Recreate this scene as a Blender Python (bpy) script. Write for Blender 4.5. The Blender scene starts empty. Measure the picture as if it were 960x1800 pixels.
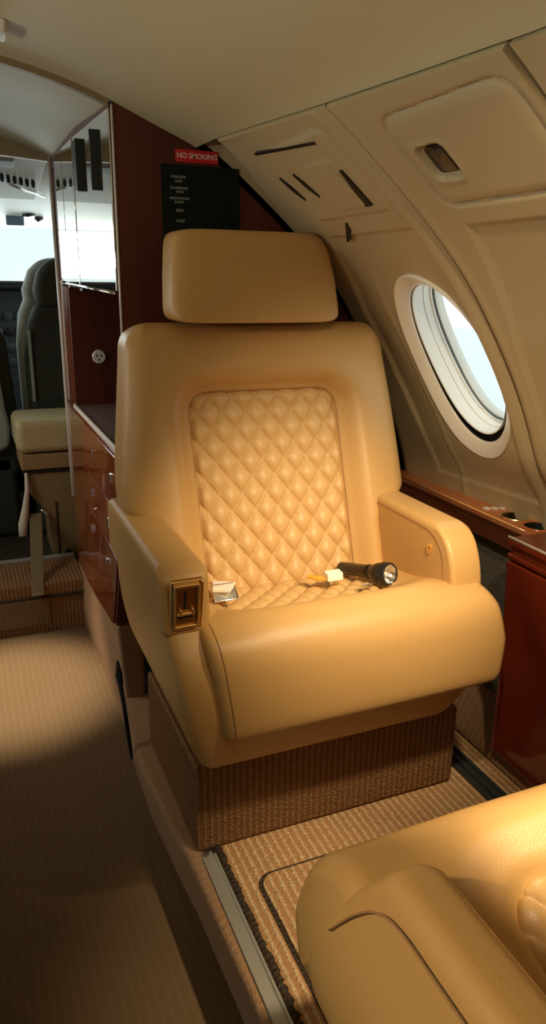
import bpy, bmesh, math, random
from mathutils import Vector, Matrix
random.seed(3)
sc = bpy.context.scene
COL = sc.collection
PI = math.pi
Hc = 1.12

# ---------------------------------------------------------------- materials
def mat(name, col, rough=.5, metal=0., bump=None, var=None, coat=0., emit=None, wood=None, spec=.5, trans=0., sheen=0.):
    m = bpy.data.materials.new(name); m.use_nodes = True
    nt = m.node_tree; N = nt.nodes; L = nt.links
    b = N['Principled BSDF']
    b.inputs['Base Color'].default_value = (*col, 1)
    b.inputs['Roughness'].default_value = rough
    b.inputs['Metallic'].default_value = metal
    b.inputs['Specular IOR Level'].default_value = spec
    b.inputs['Coat Weight'].default_value = coat
    b.inputs['Coat Roughness'].default_value = .04
    b.inputs['Transmission Weight'].default_value = trans
    b.inputs['Sheen Weight'].default_value = sheen
    tc = N.new('ShaderNodeTexCoord')
    if emit:
        b.inputs['Emission Color'].default_value = (*emit[0], 1); b.inputs['Emission Strength'].default_value = emit[1]
    if var:   # (colour2, scale)
        n = N.new('ShaderNodeTexNoise'); n.inputs['Scale'].default_value = var[1]; n.inputs['Detail'].default_value = 4
        r = N.new('ShaderNodeMixRGB'); r.inputs[1].default_value = (*col, 1); r.inputs[2].default_value = (*var[0], 1)
        L.new(tc.outputs['Object'], n.inputs['Vector']); L.new(n.outputs['Fac'], r.inputs[0]); L.new(r.outputs[0], b.inputs['Base Color'])
    if wood:  # (dark colour, scale xyz)
        mp = N.new('ShaderNodeMapping'); mp.inputs['Scale'].default_value = wood[1]
        n = N.new('ShaderNodeTexNoise'); n.inputs['Scale'].default_value = 3; n.inputs['Detail'].default_value = 8; n.inputs['Distortion'].default_value = 1.2
        r = N.new('ShaderNodeValToRGB'); r.color_ramp.elements[0].position = .35; r.color_ramp.elements[1].position = .7
        r.color_ramp.elements[0].color = (*wood[0], 1); r.color_ramp.elements[1].color = (*col, 1)
        L.new(tc.outputs['Object'], mp.inputs[0]); L.new(mp.outputs[0], n.inputs['Vector']); L.new(n.outputs['Fac'], r.inputs[0]); L.new(r.outputs[0], b.inputs['Base Color'])
    if bump:  # (scale, strength, kind)
        n = N.new('ShaderNodeTexVoronoi' if bump[2] == 'v' else 'ShaderNodeTexNoise'); n.inputs['Scale'].default_value = bump[0]
        bp = N.new('ShaderNodeBump'); bp.inputs['Strength'].default_value = bump[1]; bp.inputs['Distance'].default_value = .002
        L.new(tc.outputs['Object'], n.inputs['Vector']); L.new(n.outputs[0], bp.inputs['Height']); L.new(bp.outputs[0], b.inputs['Normal'])
    return m

def carpet(name, c1, c2, axis, period, bumpd=.004, amp=1.):
    """looped carpet: ribs across `axis`, broken into loops by noise"""
    m = bpy.data.materials.new(name); m.use_nodes = True
    nt = m.node_tree; N = nt.nodes; L = nt.links; b = N['Principled BSDF']
    b.inputs['Roughness'].default_value = .95; b.inputs['Specular IOR Level'].default_value = .1
    tc = N.new('ShaderNodeTexCoord')
    w = N.new('ShaderNodeTexWave'); w.wave_type = 'BANDS'; w.bands_direction = axis
    w.inputs['Scale'].default_value = .314 / period; w.inputs['Distortion'].default_value = 1.6
    w.inputs['Detail'].default_value = 2; w.inputs['Detail Scale'].default_value = .6 / period * .12
    n = N.new('ShaderNodeTexNoise'); n.inputs['Scale'].default_value = 170; n.inputs['Detail'].default_value = 3
    n2 = N.new('ShaderNodeTexVoronoi'); n2.inputs['Scale'].default_value = 190
    mx = N.new('ShaderNodeMixRGB'); mx.inputs[1].default_value = (*c1, 1); mx.inputs[2].default_value = (*c2, 1)
    mr = N.new('ShaderNodeMath'); mr.operation = 'MULTIPLY'
    pw = N.new('ShaderNodeMath'); pw.operation = 'POWER'; pw.inputs[1].default_value = 2.5
    for q in (w, n, n2): L.new(tc.outputs['Object'], q.inputs['Vector'])
    L.new(w.outputs['Fac'], pw.inputs[0]); L.new(pw.outputs[0], mr.inputs[0])
    nn = N.new('ShaderNodeMapRange'); nn.inputs['From Min'].default_value = .3; nn.inputs['From Max'].default_value = .7
    nn.inputs['To Min'].default_value = .3; nn.inputs['To Max'].default_value = amp
    L.new(n.outputs['Fac'], nn.inputs['Value']); L.new(nn.outputs[0], mr.inputs[1]); L.new(mr.outputs[0], mx.inputs[0])
    L.new(mx.outputs[0], b.inputs['Base Color'])
    ad = N.new('ShaderNodeMath'); ad.operation = 'ADD'
    m2 = N.new('ShaderNodeMath'); m2.operation = 'MULTIPLY'; m2.inputs[1].default_value = -.6
    L.new(n2.outputs['Distance'], m2.inputs[0]); L.new(mr.outputs[0], ad.inputs[0]); L.new(m2.outputs[0], ad.inputs[1])
    bp = N.new('ShaderNodeBump'); bp.inputs['Strength'].default_value = .9; bp.inputs['Distance'].default_value = bumpd
    L.new(ad.outputs[0], bp.inputs['Height']); L.new(bp.outputs[0], b.inputs['Normal'])
    return m

LEATHER = (.60, .355, .122)
M = dict(
 leather=mat('leather', LEATHER, .42, bump=(420, .12, 'v'), var=((.54, .32, .12), 4), spec=.4),
 leather2=mat('leather_quilted', (.62, .39, .16), .42, bump=(420, .1, 'v'), spec=.4),
 thread=mat('thread', (.72, .5, .24), .6),
 piping=mat('seam', (.36, .20, .08), .6),
 wall=mat('wall_vinyl', (.47, .38, .225), .55, bump=(300, .08, 'n')),
 ceil=mat('ceiling_vinyl', (.55, .485, .31), .6, bump=(240, .08, 'n')),
 cream=mat('window_plastic', (.90, .87, .78), .25),
 linerm=mat('window_liner', (.86, .84, .78), .35),
 grey=mat('grey_seal', (.25, .25, .24), .4),
 black=mat('black_plastic', (.012, .012, .012), .4),
 dark=mat('dark_cavity', (.006, .005, .004), .9),
 wood=mat('mahogany', (.20, .035, .010), .16, wood=((.085, .012, .004), (1.5, 1.5, .25)), coat=.6),
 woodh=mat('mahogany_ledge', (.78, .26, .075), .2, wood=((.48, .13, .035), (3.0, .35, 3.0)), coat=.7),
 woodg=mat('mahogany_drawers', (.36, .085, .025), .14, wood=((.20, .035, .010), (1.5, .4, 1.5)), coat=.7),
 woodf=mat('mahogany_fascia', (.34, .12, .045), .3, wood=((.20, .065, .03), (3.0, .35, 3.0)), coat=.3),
 woodr=mat('mahogany_cabinet', (.24, .035, .012), .15, wood=((.12, .014, .006), (3., .5, .5)), coat=.7),
 bulk=mat('mahogany_matt', (.13, .024, .008), .5, wood=((.07, .011, .004), (1.5, 1.5, .25)), coat=.05),
 mirror=mat('mirror_glass', (.72, .70, .64), .03, metal=1.),
 chrome=mat('chrome', (.8, .8, .78), .12, metal=1.),
 alu=mat('aluminium', (.50, .50, .44), .42, metal=.55, bump=(60, .2, 'n')),
 gold=mat('gold_plate', (1., .74, .36), .24, metal=1.),
 trimw=mat('pale_trim', (.8, .74, .66), .25),
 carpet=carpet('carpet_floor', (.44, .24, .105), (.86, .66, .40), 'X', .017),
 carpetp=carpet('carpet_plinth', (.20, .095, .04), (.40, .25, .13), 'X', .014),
 carpeta=carpet('carpet_aisle_shaded', (.15, .095, .05), (.18, .12, .068), 'X', .02, .001, .6),  # colour darkened to stand for the shade lying in the aisle
 carpetc=carpet('carpet_curb', (.34, .20, .11), (.42, .27, .155), 'Y', .02, .002, .5),
 carpetd=carpet('carpet_dark', (.05, .035, .025), (.12, .09, .06), 'Y', .012),
 mesh=mat('speckled_sidewall', (.03, .03, .028), .8, var=((.22, .20, .17), 130)),
 red=mat('red_placard', (.62, .02, .02), .4),
 redt=mat('placard_text', (.85, .55, .5), .5),
 plac=mat('black_placard', (.006, .010, .008), .6, spec=.2),
 plact=mat('placard_grey_text', (.22, .25, .22), .6),
 ckpt=mat('cockpit_headliner', (.62, .60, .52), .6),
 ckgrey=mat('cockpit_grey', (.34, .37, .36), .5),
 cseat=mat('cockpit_seat', (.045, .05, .035), .7),
 csheep=mat('pale_sheepskin', (.45, .48, .43), .95, bump=(120, .8, 'n')),
 panelb=mat('instrument_panel', (.015, .018, .018), .5, var=((.05, .06, .06), 40)),
 gaugem=mat('gauge_face', (.05, .06, .06), .3),
 archm=mat('arch_trim', (.26, .19, .10), .5),
 visor=mat('visor_tint', (.12, .18, .22), .2),
 belt=mat('belt_webbing', (.62, .55, .45), .8),
 beltt=mat('tan_webbing', (.17, .125, .06), .8),
 tan=mat('tan_vinyl', (.48, .40, .21), .5),
 tand=mat('tan_base', (.30, .19, .08), .6),
 lens=mat('torch_reflector', (.95, .95, .93), .15, metal=1.),
 lamp=mat('lamp_lens', (1, .9, .7), .3, emit=((1, .8, .5), 6)),
 bulb=mat('bulb_glass', (.9, .85, .7), .1, spec=.8),
 glass=None, brassy=mat('bronze_cup', (.30, .22, .12), .25, metal=.9, var=((.04, .03, .02), 40)), orange=mat('amber_tag', (.85, .40, .04), .35),
 tarmac=mat('apron_concrete', (.62, .66, .66), .9),
 outw=mat('white_hangar', (.86, .9, .9), .7),
)
# thin clear glass
g = bpy.data.materials.new('clear_pane'); g.use_nodes = True; nt = g.node_tree; nt.nodes.clear()
o_ = nt.nodes.new('ShaderNodeOutputMaterial'); mx_ = nt.nodes.new('ShaderNodeMixShader'); tr_ = nt.nodes.new('ShaderNodeBsdfTransparent'); gl_ = nt.nodes.new('ShaderNodeBsdfGlossy')
gl_.inputs['Roughness'].default_value = .02; mx_.inputs[0].default_value = .06; tr_.inputs[0].default_value = (.96, .97, .97, 1)
nt.links.new(tr_.outputs[0], mx_.inputs[1]); nt.links.new(gl_.outputs[0], mx_.inputs[2]); nt.links.new(mx_.outputs[0], o_.inputs[0]); M['glass'] = g

# ---------------------------------------------------------------- helpers
def link(name, me, m, parent=None, smooth=True):
    o = bpy.data.objects.new(name, me); COL.objects.link(o)
    if m is not None and not me.materials: me.materials.append(m)
    if smooth:
        for p in me.polygons: p.use_smooth = True
    if parent is not None: o.parent = parent
    return o
def mk(name, verts, faces, m, parent=None, smooth=True):
    me = bpy.data.meshes.new(name); me.from_pydata([tuple(v) for v in verts], [], faces); me.validate(); me.update()
    bm = bmesh.new(); bm.from_mesh(me); bmesh.ops.recalc_face_normals(bm, faces=bm.faces); bm.to_mesh(me); bm.free()
    return link(name, me, m, parent, smooth)
def autos(o, ang=35):
    me = o.data; bm = bmesh.new(); bm.from_mesh(me)
    for e in bm.edges:
        if len(e.link_faces) == 2 and e.calc_face_angle(0) > math.radians(ang): e.smooth = False
    bm.to_mesh(me); bm.free(); return o
def bevel(o, w, seg=4, ang=30):
    b = o.modifiers.new('bevel', 'BEVEL'); b.width = w; b.segments = seg; b.limit_method = 'ANGLE'; b.angle_limit = math.radians(ang)
    n = o.modifiers.new('wn', 'WEIGHTED_NORMAL'); n.keep_sharp = False
    return o
def box(name, x0, x1, y0, y1, z0, z1, m, parent=None, bv=.003, seg=3):
    v = [(x, y, z) for x in (x0, x1) for y in (y0, y1) for z in (z0, z1)]
    f = [(0, 1, 3, 2), (4, 6, 7, 5), (0, 4, 5, 1), (2, 3, 7, 6), (0, 2, 6, 4), (1, 5, 7, 3)]
    o = mk(name, v, f, m, parent)
    if bv: bevel(o, bv, seg)
    else: autos(o)
    return o
def hexa(name, pts, m, parent=None, bv=.003, seg=3):
    """8 points: bottom 4 ccw, top 4 ccw"""
    f = [(0, 1, 2, 3), (4, 5, 6, 7), (0, 1, 5, 4), (1, 2, 6, 5), (2, 3, 7, 6), (3, 0, 4, 7)]
    o = mk(name, pts, f, m, parent)
    if bv: bevel(o, bv, seg)
    return o
def prism(name, pts, axis, a, b, m, parent=None, bv=.003, seg=3):
    """2-D polygon extruded along axis; a,b numbers or functions of the two coords"""
    fa = a if callable(a) else (lambda p: a); fb = b if callable(b) else (lambda p: b)
    def P(p, t): return {'x': (t, p[0], p[1]), 'y': (p[0], t, p[1]), 'z': (p[0], p[1], t)}[axis]
    n = len(pts); v = [P(p, fa(p)) for p in pts] + [P(p, fb(p)) for p in pts]
    f = [tuple(range(n)), tuple(range(n, 2*n))] + [(i, (i+1) % n, n+(i+1) % n, n+i) for i in range(n)]
    o = mk(name, v, f, m, parent)
    if bv: bevel(o, bv, seg)
    else: autos(o)
    return o
def tube(name, pts, r, m, parent=None, n=8, closed=False):
    pts = [Vector(p) for p in pts]; V = []; F = []; k = len(pts)
    rr = r if isinstance(r, (list, tuple)) else [r]*k
    up = Vector((0, 0, 1))
    for i, p in enumerate(pts):
        a = pts[(i-1) % k] if (closed or i > 0) else p; b = pts[(i+1) % k] if (closed or i < k-1) else p
        t = (b-a).normalized(); u = t.cross(up)
        if u.length < .05: u = t.cross(Vector((1, 0, 0)))
        u.normalize(); w = t.cross(u)
        for j in range(n):
            q = 2*PI*j/n; V.append(p + rr[i]*(math.cos(q)*u + math.sin(q)*w))
    for i in range(k if closed else k-1):
        for j in range(n):
            F.append((i*n+j, i*n+(j+1) % n, ((i+1) % k)*n+(j+1) % n, ((i+1) % k)*n+j))
    if not closed: F += [tuple(range(n)), tuple(range((k-1)*n, k*n))]
    return mk(name, V, F, m, parent)
def lathe(name, prof, m, parent=None, mtx=Matrix(), n=32, caps=True):
    V = []; F = []
    for r, z in prof:
        for j in range(n):
            q = 2*PI*j/n; V.append(mtx @ Vector((r*math.cos(q), r*math.sin(q), z)))
    k = len(prof)
    for i in range(k-1):
        for j in range(n): F.append((i*n+j, i*n+(j+1) % n, (i+1)*n+(j+1) % n, (i+1)*n+j))
    if caps: F += [tuple(range(n)), tuple(range((k-1)*n, k*n))]
    return autos(mk(name, V, F, m, parent), 40)
def empty(name, loc, rz=0):
    o = bpy.data.objects.new(name, None); COL.objects.link(o); o.location = loc; o.rotation_euler = (0, 0, rz); o.empty_display_size = .05; return o
def tag(o, label, cat, group=None):
    o['label'] = label; o['category'] = cat
    if group: o['group'] = group
    return o
def struct(o): o['kind'] = 'structure'; return o
def lab(o, s): o['label'] = s; return o
def ss(a, b, x):
    t = max(0., min(1., (x-a)/(b-a))) if a != b else float(x > a); return t*t*(3-2*t)
def interp(T, x):
    if x <= T[0][0]: return T[0][1]
    for (a, p), (b, q) in zip(T[:-1], T[1:]):
        if x <= b: return p+(q-p)*(x-a)/(b-a)
    return T[-1][1]
def catm(K, n, closed=False):
    out = []; k = len(K)
    for i in range(k if closed else k-1):
        if closed: p0, p1, p2, p3 = K[(i-1) % k], K[i], K[(i+1) % k], K[(i+2) % k]
        else: p0, p1, p2, p3 = K[max(i-1, 0)], K[i], K[i+1], K[min(i+2, k-1)]
        for j in range(n):
            t = j/n
            out.append(tuple(.5*((2*p1[d])+(-p0[d]+p2[d])*t+(2*p0[d]-5*p1[d]+4*p2[d]-p3[d])*t*t+(-p0[d]+3*p1[d]-3*p2[d]+p3[d])*t**3) for d in range(len(p1))))
    if not closed: out.append(tuple(K[-1]))
    return out
def sdrr(x, y, x0, x1, y0, y1, r):
    """signed distance to a rounded rectangle, negative inside"""
    cx, cy = (x0+x1)/2, (y0+y1)/2; qx = abs(x-cx)-(x1-x0)/2+r; qy = abs(y-cy)-(y1-y0)/2+r
    return math.hypot(max(qx, 0), max(qy, 0))+min(max(qx, qy), 0)-r
def cut(o, cutter):
    md = o.modifiers.new('b', 'BOOLEAN'); md.object = cutter; md.operation = 'DIFFERENCE'; md.solver = 'EXACT'
    bpy.context.view_layer.update(); dg = bpy.context.evaluated_depsgraph_get()
    me = bpy.data.meshes.new_from_object(o.evaluated_get(dg)); o.modifiers.clear(); o.data = me
    bpy.data.objects.remove(cutter)
    return o
def textm(name, s, size, m, parent, mtx, align='CENTER', bold=0.):
    c = bpy.data.curves.new(name, 'FONT'); c.body = s; c.size = size; c.align_x = align; c.align_y = 'CENTER'; c.extrude = .0004; c.offset = bold
    t = bpy.data.objects.new(name, c); COL.objects.link(t); bpy.context.view_layer.update()
    me = bpy.data.meshes.new_from_object(t.evaluated_get(bpy.context.evaluated_depsgraph_get()))
    bpy.data.objects.remove(t); me.transform(mtx); me.materials.clear()
    return link(name, me, m, parent, False)
RFACE = Matrix.Rotation(PI/2, 4, 'X')     # text lying in xy stands up facing -Y

# ---------------------------------------------------------------- cabin cross section
KN = [(0.0, 1.567), (.07, 1.563), (.133, 1.553), (.199, 1.540), (.279, 1.519), (.354, 1.493), (.45, 1.454), (.549, 1.413), (.603, 1.378), (.66, 1.335), (.744, 1.266), (.83, 1.188), (.905, 1.106), (.98, 1.003), (1.04, .905), (1.09, .80), (1.13, .70), (1.158, .60), (1.168, .55), (1.172, .50), (1.172, .40), (1.165, .2), (1.15, 0), (1.13, -.02)]
PR = catm(KN, 12)
SL = [0.]
for a, b in zip(PR[:-1], PR[1:]): SL.append(SL[-1]+math.dist(a, b))
def prof(s):
    s = max(0, min(s, SL[-1]-1e-6)); lo, hi = 0, len(SL)-1
    while hi-lo > 1:
        md = (lo+hi)//2
        if SL[md] <= s: lo = md
        else: hi = md
    def tan(i):
        a = PR[max(i-1, 0)]; b = PR[min(i+1, len(PR)-1)]; d = math.dist(a, b); return ((b[0]-a[0])/d, (b[1]-a[1])/d)
    f = (s-SL[lo])/(SL[hi]-SL[lo]); a, b = PR[lo], PR[hi]; ta, tb = tan(lo), tan(hi)
    tx = ta[0]*(1-f)+tb[0]*f; tz = ta[1]*(1-f)+tb[1]*f; l = math.hypot(tx, tz)
    return a[0]+(b[0]-a[0])*f, a[1]+(b[1]-a[1])*f, tz/l, -tx/l
def wp(y, s, h=0., side=1):
    if side == 1 and y < 1.8 and s > 1.42 and h > -.1: h -= .04*ss(1.43, 1.615, s)*max(.15, min(1.15, (1.8-y)/.56))
    x, z, nx, nz = prof(s); return (side*(x+nx*h), y, z+nz*h)
def wgrid(name, ys, sfun, h, m, parent=None, side=1, skip=None, skirt=-.02):
    """wall panel: ys list; sfun(y)->list of s (same length); h(y,s) inward height; edges return outward"""
    V = []; F = []; ny = len(ys); S = [sfun(y) for y in ys]; ns = len(S[0]); keep = {}
    for i, y in enumerate(ys):
        for j, s in enumerate(S[i]):
            e = skirt is not None and (i in (0, ny-1) or j in (0, ns-1)); V.append(wp(y, s, skirt if e else h(y, s), side))
    for i in range(ny-1):
        for j in range(ns-1):
            if skip and skip((ys[i]+ys[i+1])/2, (S[i][j]+S[i][j+1])/2): continue
            a = i*ns+j; F.append((a, a+1, a+ns+1, a+ns))
    return autos(mk(name, V, F, m, parent), 60)
def rng(a, b, n, dup=False):
    L = [a+(b-a)*i/(n-1) for i in range(n)]
    return [L[0]]+L+[L[-1]] if dup else L
def wslab(name, outline, h0, h1, m, parent=None, side=1, rings=5, dome=0.):
    """convex outline [(y,s)] laid on the wall, from height h0 to h1"""
    cy = sum(p[0] for p in outline)/len(outline); cs = sum(p[1] for p in outline)/len(outline); n = len(outline)
    V = [wp(p[0], p[1], h0, side) for p in outline]; F = []
    for k in range(rings+1):
        f = 1-k/(rings+.5)
        for p in outline: V.append(wp(cy+(p[0]-cy)*f, cs+(p[1]-cs)*f, h1+dome*(1-f*f), side))
    V.append(wp(cy, cs, h1+dome, side))
    for k in range(rings+1):
        for i in range(n): F.append((k*n+i, k*n+(i+1) % n, (k+1)*n+(i+1) % n, (k+1)*n+i))
    b = (rings+1)*n
    for i in range(n): F.append((b+i, b+(i+1) % n, len(V)-1))
    return autos(mk(name, V, F, m, parent), 45)
def rrect(x0, x1, y0, y1, r, n=6):
    out = []
    for cx, cy, q0 in ((x1-r, y1-r, 0), (x0+r, y1-r, PI/2), (x0+r, y0+r, PI), (x1-r, y0+r, 1.5*PI)):
        for i in range(n+1):
            q = q0+PI/2*i/n; out.append((cx+r*math.cos(q), cy+r*math.sin(q)))
    return out

JT = [(-1.5, .655), (.712, .640), (.777, .636), (.959, .626), (1.207, .611), (1.643, .578), (1.8, .574)]
joint = lambda y: interp(JT, y)
LEDGE_S = 1.616
WC = (1.380, 1.242); WA = (.155, .235)

# forward wall panel with window
def h1(y, s):
    h = .006
    # crease near the partition
    yc = interp([(.578, 1.643), (.656, 1.66), (.765, 1.702), (.9, 1.716), (1.05, 1.735), (1.2, 1.75), (1.6, 1.76)], s)
    if y > yc-.02: h -= .34*max(0, (y-yc)) + .004*ss(-.02, .02, y-yc)
    # rolled near edge
    e = y-1.197; h -= .008*(1-ss(0, .018, e)); h += .003*math.exp(-((e-.03)/.012)**2)
    # recess round the window
    lb = interp([(.88, 1.575), (.95, 1.614), (1.1, 1.663), (1.3, 1.66), (1.55, 1.60)], s)
    if s > .86:
        d = min(lb-y, s-.885, y-1.235, (1.575-s)*1.0); h -= .009*ss(-.006, .009, d)*(1-.5*ss(1.40, 1.5, s))
        d2 = abs(y-(lb-.10)) if s > 1.0 else 1; h += .0025*math.exp(-(d2/.01)**2)
    # service plate
    d = sdrr(y, s, 1.255, 1.54, .64, .832, .012); h += .0055*(1-ss(-.004, .004, d))
    d = sdrr(y, s, 1.298, 1.402, .697, .812, .008); h += .003*(1-ss(-.003, .003, d))
    return h
ys = rng(1.197, 1.795, 150, True)
def inwin(y, s): return ((y-WC[0])/(WA[0]-.003))**2+((s-WC[1])/(WA[1]-.005))**2 < 1
wr = struct(wgrid('wall_right', ys, lambda y: rng(joint(y), LEDGE_S+.02, 250, True), h1, M['wall'], skip=inwin))
# aft wall panels
def h2(y, s):
    h = .006
    e = 1.190-y; h -= .007*(1-ss(0, .014, e)); h += .003*math.exp(-((e-.024)/.01)**2)
    d = sdrr(y, s, .795, 1.093, .665, .846, .035); h -= .006*math.exp(-(d/.0032)**2); h += .002*(1-ss(-.02, -.004, d))
    d = sdrr(y, s, .985, 1.062, .722, .797, .02); h += .003*math.exp(-(d/.006)**2); h -= .012*(1-ss(-.010, -.002, d))
    lb = interp([(.89, 1.075), (1.02, 1.10), (1.2, 1.135), (1.6, 1.15)], s)
    d = min(lb-y, s-.893, 1.56-s); h -= .008*ss(-.008, .008, d)
    rv = interp([(1.34, 1.178), (1.43, 1.17), (1.545, 1.155)], s)
    return h
struct(wgrid('wall_right', rng(.775, 1.190, 105, True), lambda y: rng(joint(y), LEDGE_S+.02, 240, True), h2, M['wall']))
struct(wgrid('wall_right', rng(-1.5, .768, 30, True), lambda y: rng(joint(y), LEDGE_S+.02, 60, True), lambda y, s: .006-.006*(1-ss(0, .014, .768-y)), M['wall']))
# triangular moulded ridge low on the aft panel
V = [(1.172, 1.352), (1.178, 1.36), (1.186, 1.45), (1.184, 1.54), (1.178, 1.552), (1.17, 1.55), (1.158, 1.50), (1.158, 1.40)]
tube('wall_ridge', [wp(y-.012, s, .003) for y, s in catm(V, 5, True)], .0035, M['wall'], wr, 8, True)
# ceiling
struct(wgrid('ceiling', rng(-1.5, 1.795, 60), lambda y: rng(0, joint(y)-.0032, 40)+[joint(y)-.0030], lambda y, s: -.003 if s < joint(y)-.0031 else -.04, M['ceil'], skirt=None))
cl = struct(wgrid('ceiling', rng(-1.5, 1.795, 20), lambda y: rng(0, .62, 30), lambda y, s: -.003, M['ceil'], side=-1, skirt=None))
fwdh = lambda y, s: -.004-.03*ss(1.8, 2.4, y)
struct(wgrid('ceiling', rng(1.795, 2.95, 20), lambda y: rng(0, .42, 30), fwdh, M['ceil'], skirt=None))
struct(wgrid('ceiling', rng(1.795, 2.95, 20), lambda y: rng(0, .62, 30), fwdh, M['ceil'], side=-1, skirt=None))
# arch trim at the partition
def arch(name, y0, y1, s0, s1, ha, hb, m):
    V = []; F = []; ss_ = rng(s0, s1, 40)
    pr_ = [(y0, ha), (y0, hb), (y1, hb), (y1, ha)]
    for s in ss_:
        for (y, h) in pr_: V.append(wp(y, abs(s), h, 1 if s >= 0 else -1))
    for i in range(len(ss_)-1):
        for k in range(4): F.append((i*4+k, i*4+(k+1) % 4, (i+1)*4+(k+1) % 4, (i+1)*4+k))
    return autos(mk(name, V, F, m), 30)
struct(arch('trim_1', 1.788, 1.806, -1.0, .359, -.006, .010, M['archm']))

struct(wgrid('wall_left', rng(-1.5, 2.95, 180), lambda y: rng(.6, SL[-1], 100), lambda y, s: 0., M['wall'], side=-1, skirt=None))
# dark outer skin, added behind the panels to stop sky light leaking in
def rskip(y, s): return ((y-1.38)/.20)**2+((s-1.24)/.29)**2 < 1
sk = struct(wgrid('wall_outer', rng(-1.5, 1.9, 200), lambda y: rng(0, SL[-1], 150), lambda y, s: -.14, M['dark'], skip=rskip, skirt=None))
sk2 = struct(wgrid('wall_outer', rng(1.9, 3.0, 10), lambda y: rng(0, SL[-1], 20), lambda y, s: -.14, M['dark'], skirt=None))
sk3 = struct(wgrid('wall_outer', rng(-1.5, 3.0, 120), lambda y: rng(0, 1.0, 40), lambda y, s: -.14, M['dark'], side=-1, skirt=None))
struct(box('wall_aft', -1.35, 1.35, -1.52, -1.50, -.3, 1.75, M['wall'], bv=0))

# ---------------------------------------------------------------- cabin window
def ell(a, b, h, c=WC, n=96):
    return [wp(c[0]+a*math.cos(2*PI*i/n), c[1]+b*math.sin(2*PI*i/n), h) for i in range(n)]
def rings(name, L, m, parent):
    V = []; F = []; n = len(L[0])
    for r in L: V += r
    for k in range(len(L)-1):
        for i in range(n): F.append((k*n+i, k*n+(i+1) % n, (k+1)*n+(i+1) % n, (k+1)*n+i))
    return autos(mk(name, V, F, m, parent), 40)
win = struct(empty('window_1', (0, 0, 0)))
C2 = (1.380, 1.2420)
rings('window_frame', [ell(.160, .241, -.020), ell(.160, .241, .002), ell(.1575, .238, .0035), ell(.152, .230, .001), ell(.136, .208, -.0105, C2), ell(.1325, .2035, -.0135, C2), ell(.1315, .2025, -.0165, C2)], M['cream'], win)
C3 = (1.379, 1.233)
rings('window_seal', [ell(.1320, .203, -.0155, C2), ell(.1345, .206, -.018, C2), ell(.1345, .206, -.030, C2), ell(.1255, .190, -.030, C3)], M['dark'], win)
rings('window_liner', [ell(.1285, .1935, -.034, C3), ell(.1290, .1940, -.021, C3), ell(.1275, .1925, -.018, C3), ell(.1255, .190, -.020, C3), ell(.1245, .189, -.047, C3), ell(.1260, .1905, -.048, C3), ell(.1260, .1905, -.0495, C3), ell(.1235, .188, -.0505, C3), ell(.1225, .187, -.066, C3), ell(.119, .1835, -.068, C3), ell(.119, .1835, -.071, C3)], M['linerm'], win)
rings('window_retainer', [ell(.119, .1835, -.070, C3), ell(.121, .1855, -.073, C3), ell(.121, .1855, -.078, C3), ell(.117, .181, -.078, C3)], M['grey'], win)
rings('window_liner', [ell(.118, .183, -.077, C3), ell(.117, .181, -.080, C3), ell(.116, .180, -.098, C3), ell(.125, .19, -.104, C3), ell(.24, .33, -.134, WC)], M['linerm'], win)
pn = ell(.119, .184, -.092, C3)
mk('window_pane', pn, [tuple(range(len(pn)))], M['glass'], win)

# ---------------------------------------------------------------- overhead service unit + hatch (things fixed on the wall)
psu = tag(empty('service_unit', wp(1.40, .73, 0)), 'tan overhead passenger service plate with two black vent slots, forward of the wall seam', 'service unit')
def wpart(name, outl, ha, hb, m, root, dome=0.):
    o = wslab(name, outl, ha, hb, m, None, dome=dome)
    o.data.transform(Matrix.Translation(-Vector(root.location))); o.parent = root; return o
wpart('faceplate', rrect(1.302, 1.398, .701, .808, .006), .004, .0155, M['wall'], psu)
for yy in (1.518, 1.451):
    v_ = [(yy+.012, .703), (yy+.018, .706), (yy+.012, .745), (yy-.004, .772), (yy-.008, .768), (yy+.0, .73)]
    wpart('vent_slot', v_, .004, .0135, M['black'], psu)
wpart('vent_gap', [(1.292, .724), (1.285, .726), (1.284, .812), (1.307, .812)], .006, .0150, M['black'], psu)
wpart('slot', [(1.535, .633), (1.535, .638), (1.29, .662), (1.29, .655)], .004, .0125, M['black'], psu)
wpart('pull_tab', [(1.443, .848), (1.448, .848), (1.502, .893), (1.506, .898), (1.498, .898), (1.452, .87)], -.002, .0085, M['black'], psu)
hat = tag(empty('hatch_latch', wp(1.024, .76, 0)), 'small black paddle latch in a moulded pocket of the tan wall hatch', 'latch')
wpart('latch_housing', rrect(1.000, 1.050, .736, .785, .008), -.008, .0015, M['black'], hat)
wpart('latch_paddle', rrect(1.003, 1.034, .740, .782, .006), .0015, .0045, mat('latch_bronze', (.10, .075, .05), .3, metal=.4), hat, dome=.004)
fx = tag(wslab('ceiling_light', rrect(1.555, 1.615, .085, .133, .008), -.002, .018, mat('fixture_white', (.8, .8, .78), .4), dome=.004), 'small white light fitting on the tan ceiling, top left corner', 'light')

# ---------------------------------------------------------------- floors
def slabz(name, pts, z0, z1, m, parent=None, bv=.003): return prism(name, pts, 'z', z0, z1, m, parent, bv)
struct(box('floor', .34, 1.4, 1.75, 3.0, -.22, -.16, M['dark'], bv=0))  # dark backing added beneath the galley to shut out sky light
struct(slabz('floor', [(.388, -1.5), (1.2, -1.5), (1.2, 1.8), (.388, 1.8)], -.06, 0, M['carpet'], bv=0))
struct(slabz('floor', [(-1.1, -1.5), (.36, -1.5), (.36, 2.64), (-1.1, 2.64)], -.2, -.15, M['carpeta'], bv=0))
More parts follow.
